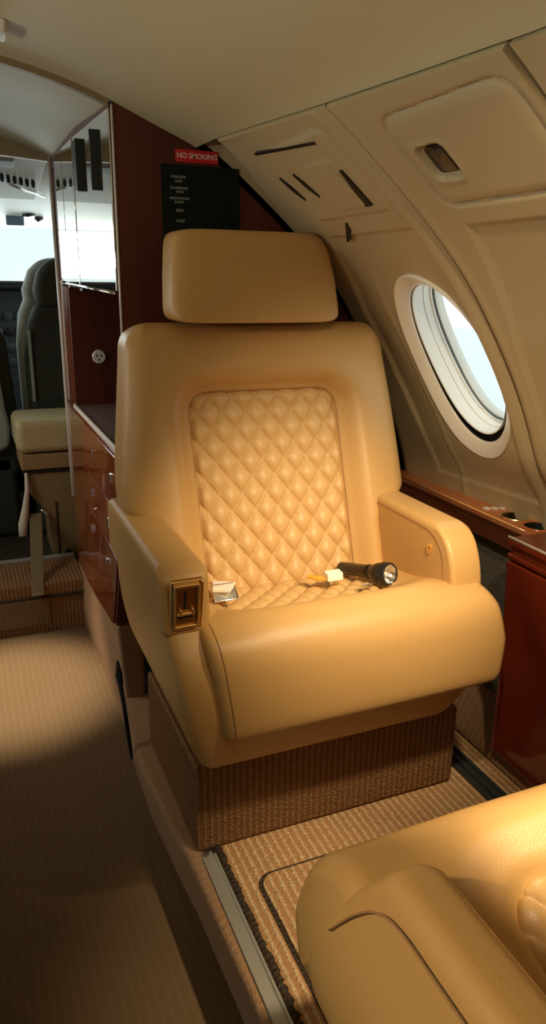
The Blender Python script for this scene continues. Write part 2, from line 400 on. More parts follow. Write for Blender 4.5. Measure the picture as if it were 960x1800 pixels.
# carpet-covered curb along the aisle
V = []; F = []
st = [(-1.5, .34, 0), (.86, .328, 0), (1.18, .318, 0), (1.3, .308, 0), (1.5, .297, 0), (1.66, .300, .0), (1.8, .303, .015)]
for (y, xe, zt) in st:
    V += [(.345, y, -.2), (xe+.018, y, -.152), (xe+.008, y, -.06), (xe, y, zt-.015), (xe+.004, y, zt-.004), (xe+.010, y, zt), (.345 if y < 1.182 else .42, y, zt), (.345 if y < 1.182 else .42, y, -.2)]
for i in range(len(st)-1):
    for k in range(8): F.append((i*8+k, i*8+(k+1) % 8, (i+1)*8+(k+1) % 8, (i+1)*8+k))
struct(autos(mk('trim_3', V, F, M['carpetc']), 50))
# aluminium rail and frayed black edge
rail = struct(prism('trim_4', [(.3445, -.03), (.3445, .005), (.347, .005), (.348, .002), (.367, .002), (.369, .007), (.3735, .007), (.3735, -.03)], 'y', -1.5, 1.168, M['alu'], bv=.0006, seg=2))
V = []; F = []
ny = 330
for i in range(ny):
    y = -.2+1.38*i/(ny-1); a = .3745+random.uniform(-.0025, .0015); b = .390+random.uniform(-.003, .003)
    V += [(a, y, .001), (a+.004, y, .0065+random.uniform(-.0015, .002)), (b-.004, y, .008+random.uniform(-.002, .002)), (b, y, .001)]
    if i: F += [((i-1)*4+k, (i-1)*4+k+1, i*4+k+1, i*4+k) for k in range(3)]
struct(mk('trim_5', V, F, M['carpetd']))
# thin dark line down the curb front of the galley base, modelled as a strip
tag(tube('strap', [(.2935, 1.745, .165), (.291, 1.72, .135), (.289, 1.69, .115), (.288, 1.655, .09), (.287, 1.61, .03), (.289, 1.585, -.03)], [.003, .010, .006, .005, .006, .003], M['dark'], None, 8), 'thin dark strip running down the carpeted curb by the aisle behind the seat', 'strap')
# raised carpet inspection panel
pts = rrect(.432, 1.0, .1, 1.078, .03)
fp = prism('floor_panel', pts, 'z', -.002, .007, M['carpet'], None, .003)
tag(fp, 'rectangular ribbed tan carpet panel let into the floor between the two seats', 'floor panel')
# black groove bordering the panel
V = []; F = []
for k, r in enumerate(((.424, 1.008, .09, 1.086, .036), (.433, 1.0, .1, 1.077, .03))):
    V += [(x, y, .0012) for x, y in rrect(*r)]
n_ = len(V)//2
for i in range(n_): F.append((i, (i+1) % n_, n_+(i+1) % n_, n_+i))
mk('panel_seam', V, F, M['carpetd'], fp)
# seat track by the wall
t = struct(prism('trim_6', [(1.0, 0), (1.0, .008), (1.008, .008), (1.010, .002), (1.018, .002), (1.020, .009), (1.030, .009), (1.032, .002), (1.040, .002), (1.042, .008), (1.05, .008), (1.05, 0)], 'y', .3, 1.75, M['panelb'], bv=.0005))
# carpeted sidewall foot
struct(prism('trim_7', [(1.095, 0), (1.10, .03), (1.135, .10), (1.165, .13), (1.2, .13), (1.2, 0)], 'y', .2, 1.78, M['carpetc'], bv=.01))
struct(box('wall_right_lower', 1.165, 1.185, .2, 1.79, .0, .58, M['mesh'], bv=0))

# ---------------------------------------------------------------- side ledge
led = tag(empty('side_ledge', (1.16, 1.2, .5)), 'glossy orange-brown wooden ledge along the wall beneath the oval window', 'ledge')
LO = Vector(led.location)
def toroot(o, r): o.data.transform(Matrix.Translation(-Vector(r.location))); o.parent = r; return o
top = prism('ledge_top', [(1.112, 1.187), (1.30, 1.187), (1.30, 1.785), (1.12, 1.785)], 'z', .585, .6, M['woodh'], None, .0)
for (cx, cy) in ((1.169, 1.303), (1.166, 1.224)):
    cutter = lathe('c', [(.0315, .5), (.0315, .7)], M['dark']); cutter.data.transform(Matrix.Translation((cx, cy, 0)))
    cut(top, cutter)
bevel(top, .003, 3, 50); toroot(top, led)
for (cx, cy) in ((1.169, 1.303), (1.166, 1.224)):
    r = lathe('cup_holder', [(.0305, .601), (.031, .6025), (.0345, .6025), (.0355, .6005), (.0305, .6005)], M['gold' if cy > 1.3 else 'woodh'], None, Matrix.Translation((cx, cy, 0)), caps=False)
    c = lathe('cup_well', [(.031, .6005), (.029, .57), (.027, .54), (.0001, .54)], M['brassy' if cy > 1.3 else 'black'], r, Matrix.Translation((cx, cy, 0)), caps=False)
    c.data.transform(Matrix.Translation(-LO)); toroot(r, led)
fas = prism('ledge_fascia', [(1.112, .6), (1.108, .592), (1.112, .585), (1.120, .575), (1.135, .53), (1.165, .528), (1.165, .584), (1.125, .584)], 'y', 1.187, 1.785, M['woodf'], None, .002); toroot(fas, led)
lip = tube('ledge_highlight_line', [(1.1125, 1.204, .6015), (1.1125, 1.785, .6015)], .0022, mat('ledge_edge_highlight', (.75, .36, .12), .2, coat=.5), None, 8); toroot(lip, led)  # highlight along the ledge edge, painted as a lighter raised line
for i, yy in enumerate((1.378, 1.371, 1.364)):
    b = box('button', 1.138+i*.019, 1.152+i*.019, yy-.008, yy+.008, .6, .6035, M['cream'], None, .0015); toroot(b, led); lab(b, 'small pale square push button')
# side cabinet with folding table
cab = tag(empty('side_cabinet', (1.1, .9, 0)), 'dark red glossy wooden side cabinet with pale metal edge, right of the seat', 'cabinet')
def P8(x0b, x0t, x1, y0, y1, zb, zt): return [(x0b, y0, zb), (x1, y0, zb), (x1, y1, zb), (x0b, y1, zb), (x0t, y0, zt), (x1, y0, zt), (x1, y1, zt), (x0t, y1, zt)]
o = hexa('body', P8(1.097, 1.062, 1.3, .2, 1.186, .055, .585), M['woodr'], None, .003); toroot(o, cab)
o = box('cabinet_top', 1.050, 1.3, .2, 1.185, .5855, .602, M['woodr'], None, .004); toroot(o, cab)
o = hexa('door', P8(1.085, 1.052, 1.075, .22, 1.185, .06, .548), M['woodr'], None, .004); toroot(o, cab)
o = hexa('rail', P8(1.052, 1.050, 1.066, .22, 1.185, .554, .566), M['woodr'], None, .003); toroot(o, cab)
o = tube('edge_strip', [(1.051, 1.184, .6035), (1.051, .25, .6035)], .0032, M['trimw'], None, 8); toroot(o, cab); lab(o, 'pale metal edge strip')

# ---------------------------------------------------------------- galley cabinet / partition
gal = tag(empty('galley_cabinet', (.355, 1.8, 0)), 'tall mahogany galley cabinet with mirrored upper doors and matt end panel behind the seat', 'cabinet')
def G(o, p=None):
    o.data.transform(Matrix.Translation(-Vector(gal.location))); o.parent = p or gal; return o
# end panel following the fuselage
ol = [(.356, .24), (.356, 1.490)]+[(prof(s)[0]+.004, prof(s)[1]+.003) for s in rng(.362, 1.70, 40)]+[(1.17, .24)]
G(prism('end_panel', ol, 'y', 1.795, 1.815, M['bulk'], None, .0015))
G(prism('end_panel', [(.305, .24), (.356, .69), (.356, .24)], 'y', 1.800, 1.815, M['bulk'], None, 0))
e = G(tube('edge_strip', [(.3555, 1.794, 1.489), (.3555, 1.794, .70)], .0028, M['trimw'], None, 8)); lab(e, 'thin pale vertical edge strip')
# mirrored doors
for (a, b, t0) in ((1.82, 2.372, 0), (2.392, 2.62, 1), (2.632, 2.80, 2)):
    za = 1.096
    zt = lambda y: 1.488+.030*ss(1.8, 2.6, y)
    d = G(hexa('mirror_door', [(.352, a, za), (.372, a, za), (.372, b, za+.004), (.352, b, za+.004), (.352, a, zt(a)), (.372, a, zt(a)), (.372, b, zt(b)), (.352, b, zt(b))], M['mirror'], None, .0025))
    if t0 == 0:
        for yy, w_, z0, z1 in ((2.0, .006, 1.335, 1.472), (2.255, .026, 1.355, 1.487)):
            G(box('pull_handle', .338, .354, yy-w_, yy+w_, z0, z1, M['black'], None, .002), d)
        G(tube('lower_edge', [(.3495, 1.82, 1.092), (.3495, 2.78, 1.110)], .0035, M['chrome'], None, 8), d)
G(box('door_gap', .357, .372, 2.38, 2.43, 1.09, 1.51, M['black'], None, 0))
G(box('top_rail', .353, .375, 1.812, 2.86, 1.487, 1.53, M['bulk'], None, 0))
# carcass
G(box('cabinet_back', .9, .92, 1.812, 2.9, .24, 1.55, M['bulk'], None, 0))
G(box('niche_wall', .356, .92, 2.690, 2.71, .69, 1.12, M['bulk'], None, .002))
G(box('niche_ceiling', .374, .92, 1.812, 2.9, 1.125, 1.14, M['bulk'], None, 0))
co = G(box('counter', .357, .92, 1.815, 2.70, .674, .692, mat('counter_laminate', (.16, .10, .09), .35), None, .002))
ct = G(hexa('counter_edge', [(.348, 1.815, .682), (.357, 1.815, .682), (.357, 2.70, .682), (.348, 2.70, .682), (.348, 1.815, .697), (.357, 1.815, .697), (.357, 2.70, .697), (.348, 2.70, .697)], M['trimw'], co, .002)); lab(ct, 'pale metal strip along the counter edge')
ou = G(lathe('power_outlet', [(.0001, 0), (.024, 0), (.024, .003), (.021, .006), (.0001, .006)], M['trimw'], None, Matrix.Translation((.447, 2.690, .862)) @ Matrix.Rotation(PI/2, 4, 'X'), caps=False)); lab(ou, 'round white power outlet')
for dx, dz, w_, h_ in ((-.008, .004, .0018, .005), (.008, .004, .0018, .005), (0, -.010, .003, .003)):
    G(box('socket_hole', .447+dx-w_, .447+dx+w_, 2.6835, 2.686, .862+dz-h_, .862+dz+h_, M['black'], None, 0), ou)
# forward stile (the orange-brown face beyond the niche) with pale post
G(box('stile', .352, .374, 2.715, 2.88, .69, 1.12, M['woodg'], None, .002))
ps = G(tube('post_strip', [(.350, 2.893, 1.54), (.350, 2.893, .30)], .0075, M['trimw'], None, 8)); lab(ps, 'long pale vertical post strip')
G(box('stile', .356, .40, 2.80, 2.89, 1.12, 1.53, M['bulk'], None, .002))
# lower cabinet face, leaning outward towards the floor
def fx_(z, y=1.8): return .353-.048*(0.68-z)/.44*max(0, min(1, (2.9-y)/1.1))
def zb(y): return .24-.21*(y-1.8)/1.1
def facepl(name, ya, yb, za, zb_, m, out=0., th=.016, bv=.002):
    return hexa(name, [(fx_(za(ya), ya)-out, ya, za(ya)), (fx_(za(ya), ya)+th, ya, za(ya)), (fx_(za(yb), yb)+th, yb, za(yb)), (fx_(za(yb), yb)-out, yb, za(yb)),
                       (fx_(zb_, ya)-out, ya, zb_), (fx_(zb_, ya)+th, ya, zb_), (fx_(zb_, yb)+th, yb, zb_), (fx_(zb_, yb)-out, yb, zb_)], m, None, bv)
G(facepl('lower_face', 1.815, 2.89, zb, .68, M['woodg']))
for yb0, yb1 in ((1.822, 2.10), (2.106, 2.45)):
    zz = [.30, .42, .535, .672]
    for k in range(3):
        za_ = max(zz[k]+.003, 0)
        dr = G(facepl('drawer', yb0, yb1, (zb if k == 0 else (lambda y, q=za_: q)), zz[k+1]-.003, M['woodg'], .006, .0))
        mid = (yb0+yb1)/2; zc = (za_+zz[k+1])/2
        G(box('drawer_latch', fx_(zc, mid)-.010, fx_(zc, mid)-.004, mid-.010, mid+.010, zc-.012, zc+.012, M['chrome'], None, .002), dr)
G(facepl('tall_door', 2.456, 2.87, zb, .672, M['woodg'], .005, .0))
# carpeted galley base
V = [(.342, -.152), (.32, -.05)]
o = hexa('base', [(.335, 1.80, -.18), (.378, 1.80, -.18), (.378, 2.92, -.18), (.335, 2.92, -.18), (.306, 1.80, .238), (.378, 1.80, .238), (.378, 2.92, .03), (.345, 2.92, .03)], M['carpetc'], None, .012, 4); G(o)
lab(o, 'tan carpeted base'); G(box('inner_base', .378, 1.16, 2.0, 2.9, -.15, .24, M['dark'], None, 0)); G(box('cabinet_bottom', .38, 1.16, 1.83, 2.9, .225, .24, M['dark'], None, 0))  # near-black inner boxes put the shade of the void into their colour
# placards
p1 = tag(box('warning_placard', .497, .600, 1.7925, 1.7945, 1.384, 1.411, M['red'], None, .0006), 'small red NO SMOKING placard on the mahogany partition', 'sign')
p1.location = (0, 0, 0)
textm('lettering', 'NO SMOKING', .0155, M['redt'], p1, Matrix.Translation((.549, 1.7920, 1.3975)) @ RFACE, bold=.0004)
p2 = tag(box('information_placard', .462, .653, 1.7925, 1.7945, 1.19, 1.378, M['plac'], None, .0008), 'square black placard with faint grey text behind the headrest', 'sign')
lines = [(1.352, .036, 3), (1.343, .016, 2), (1.328, .040, 3), (1.320, .012, 1), (1.306, .044, 4), (1.298, .022, 2), (1.280, .016, 1), (1.257, .018, 1)]
tv = []; tf = []
for z, w_, k in lines:
    x = .503-w_/2; 
    while x < .503+w_/2:
        l = random.uniform(.003, .006); hgt = random.uniform(.0022, .0032); n0 = len(tv)
        tv += [(x, 1.7921, z-hgt), (x+l, 1.7921, z-hgt), (x+l, 1.7921, z+hgt), (x, 1.7921, z+hgt)]; tf.append((n0, n0+1, n0+2, n0+3)); x += l+.0014
mk('lettering', tv, tf, M['plact'], p2, False)

# ---------------------------------------------------------------- the leather seat
SO = Vector((.63, 1.35, 0))
seat = empty('leather_seat', SO)
def S(o, p=None):
    o.data.transform(Matrix.Translation(-SO)); o.parent = p or seat; return o
def superq(name, zc, hz, hx, cx, cy, hy, p1, p2, m, nz=70, nr=96, warp=None):
    V = []; F = []
    for i in range(nz+1):
        ph = -PI/2+PI*i/nz; sp, cp = math.sin(ph), math.cos(ph)
        z = zc+hz*math.copysign(abs(sp)**(2/p2), sp); k = max(abs(cp), 1e-4)**(2/p2)
        for j in range(nr):
            th = 2*PI*j/nr; c, s = math.cos(th), math.sin(th)
            X = math.copysign(abs(c)**(2/p1), c); Y = math.copysign(abs(s)**(2/p1), s)
            p = [cx(z)+k*hx(z)*X, cy(z)+k*hy(z)*Y, z]
            V.append(p)
    for i in range(nz):
        for j in range(nr): F.append((i*nr+j, i*nr+(j+1) % nr, (i+1)*nr+(j+1) % nr, (i+1)*nr+j))
    F += [tuple(range(nr)), tuple(range(nz*nr, (nz+1)*nr))]
    if warp: V = [warp(*p) for p in V]
    return V, F
YF = lambda z: 1.405+.345*(z-.45)            # front plane of the backrest
QX0, QX1, QZ0, QZ1 = .447, .809, .44, .886
# backrest as a dense front sheet wrapped round: custom grid in (x,z) so that the recess is crisp
def back_hx(z):
    return interp([(.36, .262), (.58, .266), (.60, .272), (.625, .320), (.645, .346), (.70, .345), (.758, .341), (.852, .331), (.946, .321), (1.03, .314)], z)
def bsmooth(z): return sum(back_hx(z+d) for d in (-.012, -.006, 0, .006, .012))/5
def back_cx(z): return interp([(.4, .631), (.7, .630), (.95, .641), (1.03, .645)], z)
NZ, NX = 150, 150
V = []; F = []
zt_, zb_ = 1.032, .36
def edgeprof(d, r): # how far the front falls back at distance d inside the outline, radius r
    if d >= r: return 0.
    return r-math.sqrt(max(0, r*r-(r-d)**2))
rows = []
for i in range(NZ+1):
    z = zb_+(zt_-zb_)*(1-(1-i/NZ)**1.25)
    # corner rounding of the outline at the top
    dz = zt_-z; cr = .055
    shr = edgeprof(dz, cr)
    hx = bsmooth(z)-shr; cx = back_cx(z); row = []
    for j in range(NX+1):
        a = -1+2*j/NX; s = math.copysign(1-(1-abs(a))**1.5, a); x = cx+hx*s
        d = min((hx)*(1-abs(s)), dz*1.0)
        fall = .045*(edgeprof(d, .045)/.045)**1.0
        q = sdrr(x, z, QX0, QX1, QZ0-.1, QZ1, .045)
        rec = .030*(1-ss(-.010, .004, q))                              # the quilted field lies deep
        bol = -.026*ss(.0, .055, q)*(1-ss(.06, .17, q)*.75) if q > 0 else 0
        slope = .016*(1-ss(0, .035, q)) if q > 0 else .016
        y = YF(z)+fall+rec*.6+bol+slope*.6
        row.append((x, y, z))
    rows.append(row)
for r in rows: V += r
W = NX+1
for i in range(NZ):
    for j in range(NX): F.append((i*W+j, i*W+j+1, (i+1)*W+j+1, (i+1)*W+j))
# rear sheet
off = len(V)
for i, r in enumerate(rows):
    for j, p in enumerate(r):
        if i % 10 == 0 and j % 10 == 0: pass
bk = []
for i in range(0, NZ+1):
    z = rows[i][0][2]; e0 = rows[i][0]; e1 = rows[i][-1]
    for t_ in (0, .12, .5, .88, 1):
        x = e0[0]+(e1[0]-e0[0])*t_; dep = 0.06 if t_ in (0, 1) else .095
        dep *= min(1, max(.0, (zt_-z)/.03)+.2)
        bk.append((x, YF(z)+.045+dep, z))
V += bk
for i in range(NZ):
    for k in range(4): F.append((off+i*5+k, off+i*5+k+1, off+(i+1)*5+k+1, off+(i+1)*5+k))
    F.append((i*W, (i+1)*W, off+(i+1)*5, off+i*5)); F.append((i*W+NX, (i+1)*W+NX, off+(i+1)*5+4, off+i*5+4))
F.append(tuple(NZ*W+j for j in range(W))+tuple(off+NZ*5+k for k in (4, 3, 2, 1, 0)))
F.append(tuple(j for j in range(W))+tuple(off+k for k in (4, 3, 2, 1, 0)))
back = S(mk('backrest', V, F, M['leather']))
# quilted patches
def quilt(name, fpos, u0, u1, v0, v1, inside, pu, pv, amp, nu, nv, u_off=0., v_off=0., m='leather2'):
    """fpos(u,v,h) -> 3D; diamonds pu wide and pv tall"""
    V = []; idx = {}; F = []
    for i in range(nv+1):
        v = v0+(v1-v0)*i/nv
        for j in range(nu+1):
            u = u0+(u1-u0)*j/nu
            p = (u-u_off)/pu+(v-v_off)/pv; q = (u-u_off)/pu-(v-v_off)/pv
            hh = (abs(math.sin(PI*p))*abs(math.sin(PI*q)))**.42*amp
            d = inside(u, v); hh -= .010*ss(-.012, .0, d)
            V.append(fpos(u, v, hh)); idx[i, j] = (len(V)-1, d)
    for i in range(nv):
        for j in range(nu):
            q = [idx[i, j], idx[i, j+1], idx[i+1, j+1], idx[i+1, j]]
            if sum(x[1] for x in q)/4 < .002: F.append(tuple(x[0] for x in q))
    o = mk(name, V, F, M[m])
    # stitches
    SV = []; SF = []
    def stitch(a, b):
        a = Vector(a); b = Vector(b); d = (b-a); n = Vector(fpos(0.6, (v0+v1)/2, .01))-Vector(fpos(.6, (v0+v1)/2, 0)); n.normalize()
        w = d.cross(n).normalized()*.0014; k = len(SV); md = (a+b)/2+n*.0016
        SV.extend([a, md+w, b, md-w, md+n*.0006]); SF.extend([(k, k+1, k+4), (k+1, k+2, k+4), (k+2, k+3, k+4), (k+3, k, k+4)])
    R_ = max((u1-u0)/pu, (v1-v0)/pv)*2+4
    for sgn in (1, -1):
        for c in range(-int(R_), int(R_)+1):
            # line p=c:  (u-uo)/pu + sgn*(v-vo)/pv = c
            L_ = math.hypot(pu, pv); n_st = int((v1-v0)/pv*L_/.0062)
            for k in range(n_st):
                va = v0+(v1-v0)*k/n_st; vb = v0+(v1-v0)*(k+.6)/n_st
                ua = u_off+pu*(c-sgn*(va-v_off)/pv); ub = u_off+pu*(c-sgn*(vb-v_off)/pv)
                if inside(ua, va) < -.008 and inside(ub, vb) < -.008: stitch(fpos(ua, va, .0002), fpos(ub, vb, .0002))
    s_ = mk('stitching', SV, SF, M['thread']); s_['kind'] = 'stuff'
    return o, s_
ql, sl = quilt('quilted_panel', lambda u, v, h: (u, YF(v)+.0195-h, v), QX0-.004, QX1+.004, QZ0-.02, QZ1+.004,
    lambda u, v: sdrr(u, v, QX0, QX1, QZ0-.1, QZ1, .045), .0560, .0700, .015, 190, 230, .607, .875)
S(ql); ql.name = 'quilted_back_panel'; S(sl, ql)
# piping round the field
pp = [(x, YF(z)+.013, z) for x, z in rrect(QX0-.002, QX1+.002, QZ0-.06, QZ1+.002, .047, 10)]
S(tube('seam', pp, .0022, M['piping'], None, 6, True), back)
# headrest
def hr_w(x, y, z): return (x, y, z)
hz0, hz1 = 1.036, 1.229
V = []; F = []; nz_, nr_ = 60, 120
for i in range(nz_+1):
    ph = -PI/2+PI*i/nz_; sp, cp = math.sin(ph), math.cos(ph)
    pz = 11.; z = (hz0+hz1)/2+(hz1-hz0)/2*math.copysign(abs(sp)**(2/pz), sp); k = max(abs(cp), 1e-4)**(2/pz)
    t_ = (z-hz0)/(hz1-hz0); xl = .415+.022*t_**1.5; xr = .812-.010*t_**2
    cyy = 1.622+.06*(t_-.5)
    for j in range(nr_):
        th = 2*PI*j/nr_; c, s = math.cos(th), math.sin(th); pxx = 7.
        X = math.copysign(abs(c)**(2/pxx), c); Y = math.copysign(abs(s)**(2/pxx), s)
        kk = k*1.0
        # the window-side top corner is rounder
        kx = kk
        if X > 0: kx = kk*(1-.10*max(0, t_-.55)**2/.2)
        V.append(((xl+xr)/2+(xr-xl)/2*kx*X, cyy+.062*(.55+.45*kk)*Y*(kk if kk < .6 else 1)*1.0, z))
for i in range(nz_):
    for j in range(nr_): F.append((i*nr_+j, i*nr_+(j+1) % nr_, (i+1)*nr_+(j+1) % nr_, (i+1)*nr_+j))
F += [tuple(range(nr_)), tuple(range(nz_*nr_, (nz_+1)*nr_))]
hd = S(mk('headrest', V, F, M['leather']))
for xx in (.54, .68): S(lathe('headrest_post', [(.007, .98), (.007, 1.06)], M['chrome'], None, Matrix.Translation((xx, 1.645, 0))), hd)
# cushion: profile swept across with rounded ends
CP = [(1.47, .32), (1.47, .40), (1.47, .455), (1.44, .474), (1.36, .484), (1.29, .494), (1.235, .507), (1.185, .526), (1.145, .536), (1.110, .530), (1.085, .512), (1.069, .48), (1.060, .43), (1.056, .385), (1.056, .355), (1.062, .340), (1.078, .332), (1.12, .329), (1.25, .322), (1.38, .32)]
cpf = catm(CP, 6, True)
topz = sorted([(p[0], p[1]) for p in cpf if p[1] > .44 and p[0] > 1.13])
CT = lambda y: interp(topz, y)
def inset(P, d):
    n = len(P); out = []
    for i in range(n):
        a = P[(i-1) % n]; b = P[(i+1) % n]; tx, tz = b[0]-a[0], b[1]-a[1]; l = math.hypot(tx, tz) or 1
        out.append((P[i][0]-tz/l*d*SG, P[i][1]+tx/l*d*SG))
    return out
area = sum(cpf[i][0]*cpf[(i+1) % len(cpf)][1]-cpf[(i+1) % len(cpf)][0]*cpf[i][1] for i in range(len(cpf)))
SG = 1 if area > 0 else -1
def cxa(y, z): return .336+max(0, .53-z)*.12
def cxb(y, z): return interp([(.32, .952), (.36, .966), (.43, .974), (.50, .962), (.54, .945)], z)
r_ = .020; V = []; F = []; st = []
for k in range(9): q = PI/2*k/8; st.append(('a', r_*(1-math.sin(q)), r_*(1-math.cos(q))))
st = [('a', r_*(1-math.cos(PI/2*k/8)), r_*(1-math.sin(PI/2*k/8))) for k in range(9)]
mids = [(t_, 0) for t_ in rng(0, 1, 72)][1:-1]
stations = []
for (_, dx, d) in st: stations.append((0, dx, d))
for t_, _ in mids: stations.append((t_, 0, 0))
for (_, dx, d) in reversed(st): stations.append((1, -dx, d))
for (t_, dx, d) in stations:
    pr_ = inset(cpf, d)
    for (y, z) in pr_:
        a, b = cxa(y, z), cxb(y, z)
        if t_ == 0: x = a+dx
        elif t_ == 1: x = b+dx
        else: x = a+r_+(b-a-2*r_)*t_
        cr = 1-abs(2*(x-a)/(b-a)-1)**2.2
        yy, zz = y, z
        if z > .44 and y > 1.08:      # quilted well in the seat top
            q = sdrr(x, y, .437, .803, 1.192, 1.70, .055); zz -= .020*(1-ss(-.012, .006, q)); zz += .010*ss(0, .05, q)*(1-ss(.05, .12, q)) if q > 0 else 0
        if y < 1.2: yy -= .004*cr*(1.2-y)/.13
        V.append((x, yy, zz))
n_ = len(cpf)
for i in range(len(stations)-1):
    for k in range(n_): F.append((i*n_+k, i*n_+(k+1) % n_, (i+1)*n_+(k+1) % n_, (i+1)*n_+k))
F += [tuple(range(n_)), tuple(range((len(stations)-1)*n_, len(stations)*n_))]
cush = S(mk('seat_cushion', V, F, M['leather']))
q2, s2 = quilt('quilted_seat_panel', lambda u, v, h: (u, v, CT(v)-.0195+h), .434, .806, 1.188, 1.425,
    lambda u, v: sdrr(u, v, .437, .803, 1.192, 1.70, .055), .0560, .0560, .014, 170, 90, .607, 1.2)
S(q2, cush); S(s2, q2)
sm_ = [(p[0]-.0005, p[1]) for p in cpf if p[0] < 1.17 and p[1] > .34 and not (p[0] > 1.1 and p[1] < .4)]
S(tube('seam', [(cxa(y, z)+.021, y-.001, z+.0005) for y, z in sm_], .0009, M['piping'], None, 6), cush)
# base shell
def base_ring(z):
    t_ = (z-.222)/(.35-.222); return .352-.02*t_, .896+.058*t_**.8, 1.142-.05*t_**.8, 1.62
V = []; F = []; zs = [.222, .2225, .226, .233, .245, .265, .29, .32, .345, .36]
for k, z in enumerate(zs):
    x0, x1, y0, y1 = base_ring(min(z, .35)); ins = [.03, .018, .008, .003, 0, 0, 0, 0, 0, 0][k]
    V += [(x, y, z) for x, y in rrect(x0+ins, x1-ins, y0+ins, y1-ins, .035-ins*.6, 8)]
n_ = 36
for i in range(len(zs)-1):
    for k in range(n_): F.append((i*n_+k, i*n_+(k+1) % n_, (i+1)*n_+(k+1) % n_, (i+1)*n_+k))
F += [tuple(range(n_)), tuple(range((len(zs)-1)*n_, len(zs)*n_))]
S(mk('base_shell', V, F, M['leather']))
# rounded slab with inset edges (arms and side shell)
def slab(name, P, xa, xb, r, m, n=6, dense=5):
    global SG
    P = catm(P, dense, True); ar = sum(P[i][0]*P[(i+1) % len(P)][1]-P[(i+1) % len(P)][0]*P[i][1] for i in range(len(P))); SG = 1 if ar > 0 else -1
    V = []; F = []; N_ = len(P); k_ = 0
    for side in (0, 1):
        L_ = range(n+1) if side == 0 else range(n, -1, -1)
        for k in L_:
            q = PI/2*k/n; dx = r*(1-math.sin(q)); d = r*(1-math.cos(q))
            dx, d = r*(1-math.cos(q)), r*(1-math.sin(q))
            for (y, z), (y0, z0) in zip(inset(P, d), P): V.append(((xa(y0, z0)+dx) if side == 0 else (xb(y0, z0)-dx), y, z))
            k_ += 1
    for i in range(k_-1):
        for k in range(N_): F.append((i*N_+k, i*N_+(k+1) % N_, (i+1)*N_+(k+1) % N_, (i+1)*N_+k))
    F += [tuple(range(N_)), tuple(range((k_-1)*N_, k_*N_))]
    return mk(name, V, F, m)
def sq(pts, k=.12):
    """add points near each corner so that catmull keeps them fairly tight"""
    out = []; n = len(pts)
    for i in range(n):
        a, b, c = pts[i-1], pts[i], pts[(i+1) % n]
        la = math.dist(a, b); lc = math.dist(b, c); ra = min(k/la, .4); rc = min(k/lc, .4)
        out.append((b[0]+(a[0]-b[0])*ra, b[1]+(a[1]-b[1])*ra)); out.append((b[0]*.8+.1*(a[0]*ra+b[0]*(1-ra))+.1*(c[0]*rc+b[0]*(1-rc)), b[1]*.8+.1*(a[1]*ra+b[1]*(1-ra))+.1*(c[1]*rc+b[1]*(1-rc)))); out.append((b[0]+(c[0]-b[0])*rc, b[1]+(c[1]-b[1])*rc))
    return out
def ringslab(name, Z, X0, X1, Y0, Y1, r, rt, rb, m):
    """stack of rounded rectangles; X0.. are functions of z, rt/rb round the top and bottom edges"""
    z0, z1 = Z; zs = []
    for k in range(7): q = PI/2*k/6; zs.append((z0+rb*(1-math.sin(q)), rb*(1-math.cos(q))))
    zs = [(z0+rb*(1-math.cos(PI/2*k/6)), rb*(1-math.sin(PI/2*k/6))) for k in range(7)]
    zs += [(z0+rb+(z1-z0-rb-rt)*k/24, 0) for k in range(1, 24)]
    zs += [(z1-rt*(1-math.cos(PI/2*k/6)), rt*(1-math.sin(PI/2*k/6))) for k in range(6, -1, -1)]
    V = []; F = []; n = 4*9
    for z, i in zs: V += [(x, y, z) for x, y in rrect(X0(z)+i, X1(z)-i, Y0(z)+i, Y1(z)-i, max(.002, min(r-i*.5, (X1(z)-X0(z))/2-i-.001)), 8)]
    for i in range(len(zs)-1):
        for k in range(n): F.append((i*n+k, i*n+(k+1) % n, (i+1)*n+(k+1) % n, (i+1)*n+k))
    F += [tuple(range(n)), tuple(range((len(zs)-1)*n, len(zs)*n))]
    return mk(name, V, F, m)
def tab(T):
    T = catm(T, 8); return lambda z: interp(T, z)
aL = S(ringslab('armrest', (.524, .645), lambda z: .271, lambda z: .363, tab([(.52, 1.138), (.60, 1.146), (.625, 1.151), (.645, 1.170)]), lambda z: 1.64, .014, .016, .008, M['leather']))
shell = S(ringslab('side_shell', (.226, .535), tab([(.226, .356), (.26, .334), (.33, .304), (.42, .286), (.535, .278)]), lambda z: .39,
    tab([(.226, 1.150), (.26, 1.106), (.32, 1.080), (.38, 1.073), (.44, 1.082), (.49, 1.108), (.535, 1.15)]), lambda z: 1.61, .022, .01, .014, M['leather']))
# window-side arm
aR = S(ringslab('armrest', (.42, .645), lambda z: .872, lambda z: .948, tab([(.42, 1.128), (.50, 1.126), (.56, 1.134), (.60, 1.150), (.625, 1.170), (.645, 1.205)]), lambda z: 1.64, .011, .014, .01, M['leather']))
seam_pts = [(.8715, 1.46, .628), (.8715, 1.25, .628), (.8715, 1.205, .620), (.8715, 1.178, .600), (.8715, 1.165, .575), (.8715, 1.158, .52)]
S(tube('seam', [Vector(p)+Vector((.0005, 0, 0)) for p in catm(seam_pts, 5)], .0013, M['piping'], None, 6), aR)
lt = S(lathe('latch_ring', [(.0075, 0), (.0075, .003), (.0045, .003), (.0045, 0)], M['gold'], None, Matrix.Translation((.8725, 1.216, .588)) @ Matrix.Rotation(-PI/2, 4, 'Y') @ Matrix.Diagonal((1.5, 1, 1, 1)), 24), aR); lab(lt, 'small oval brass ring')
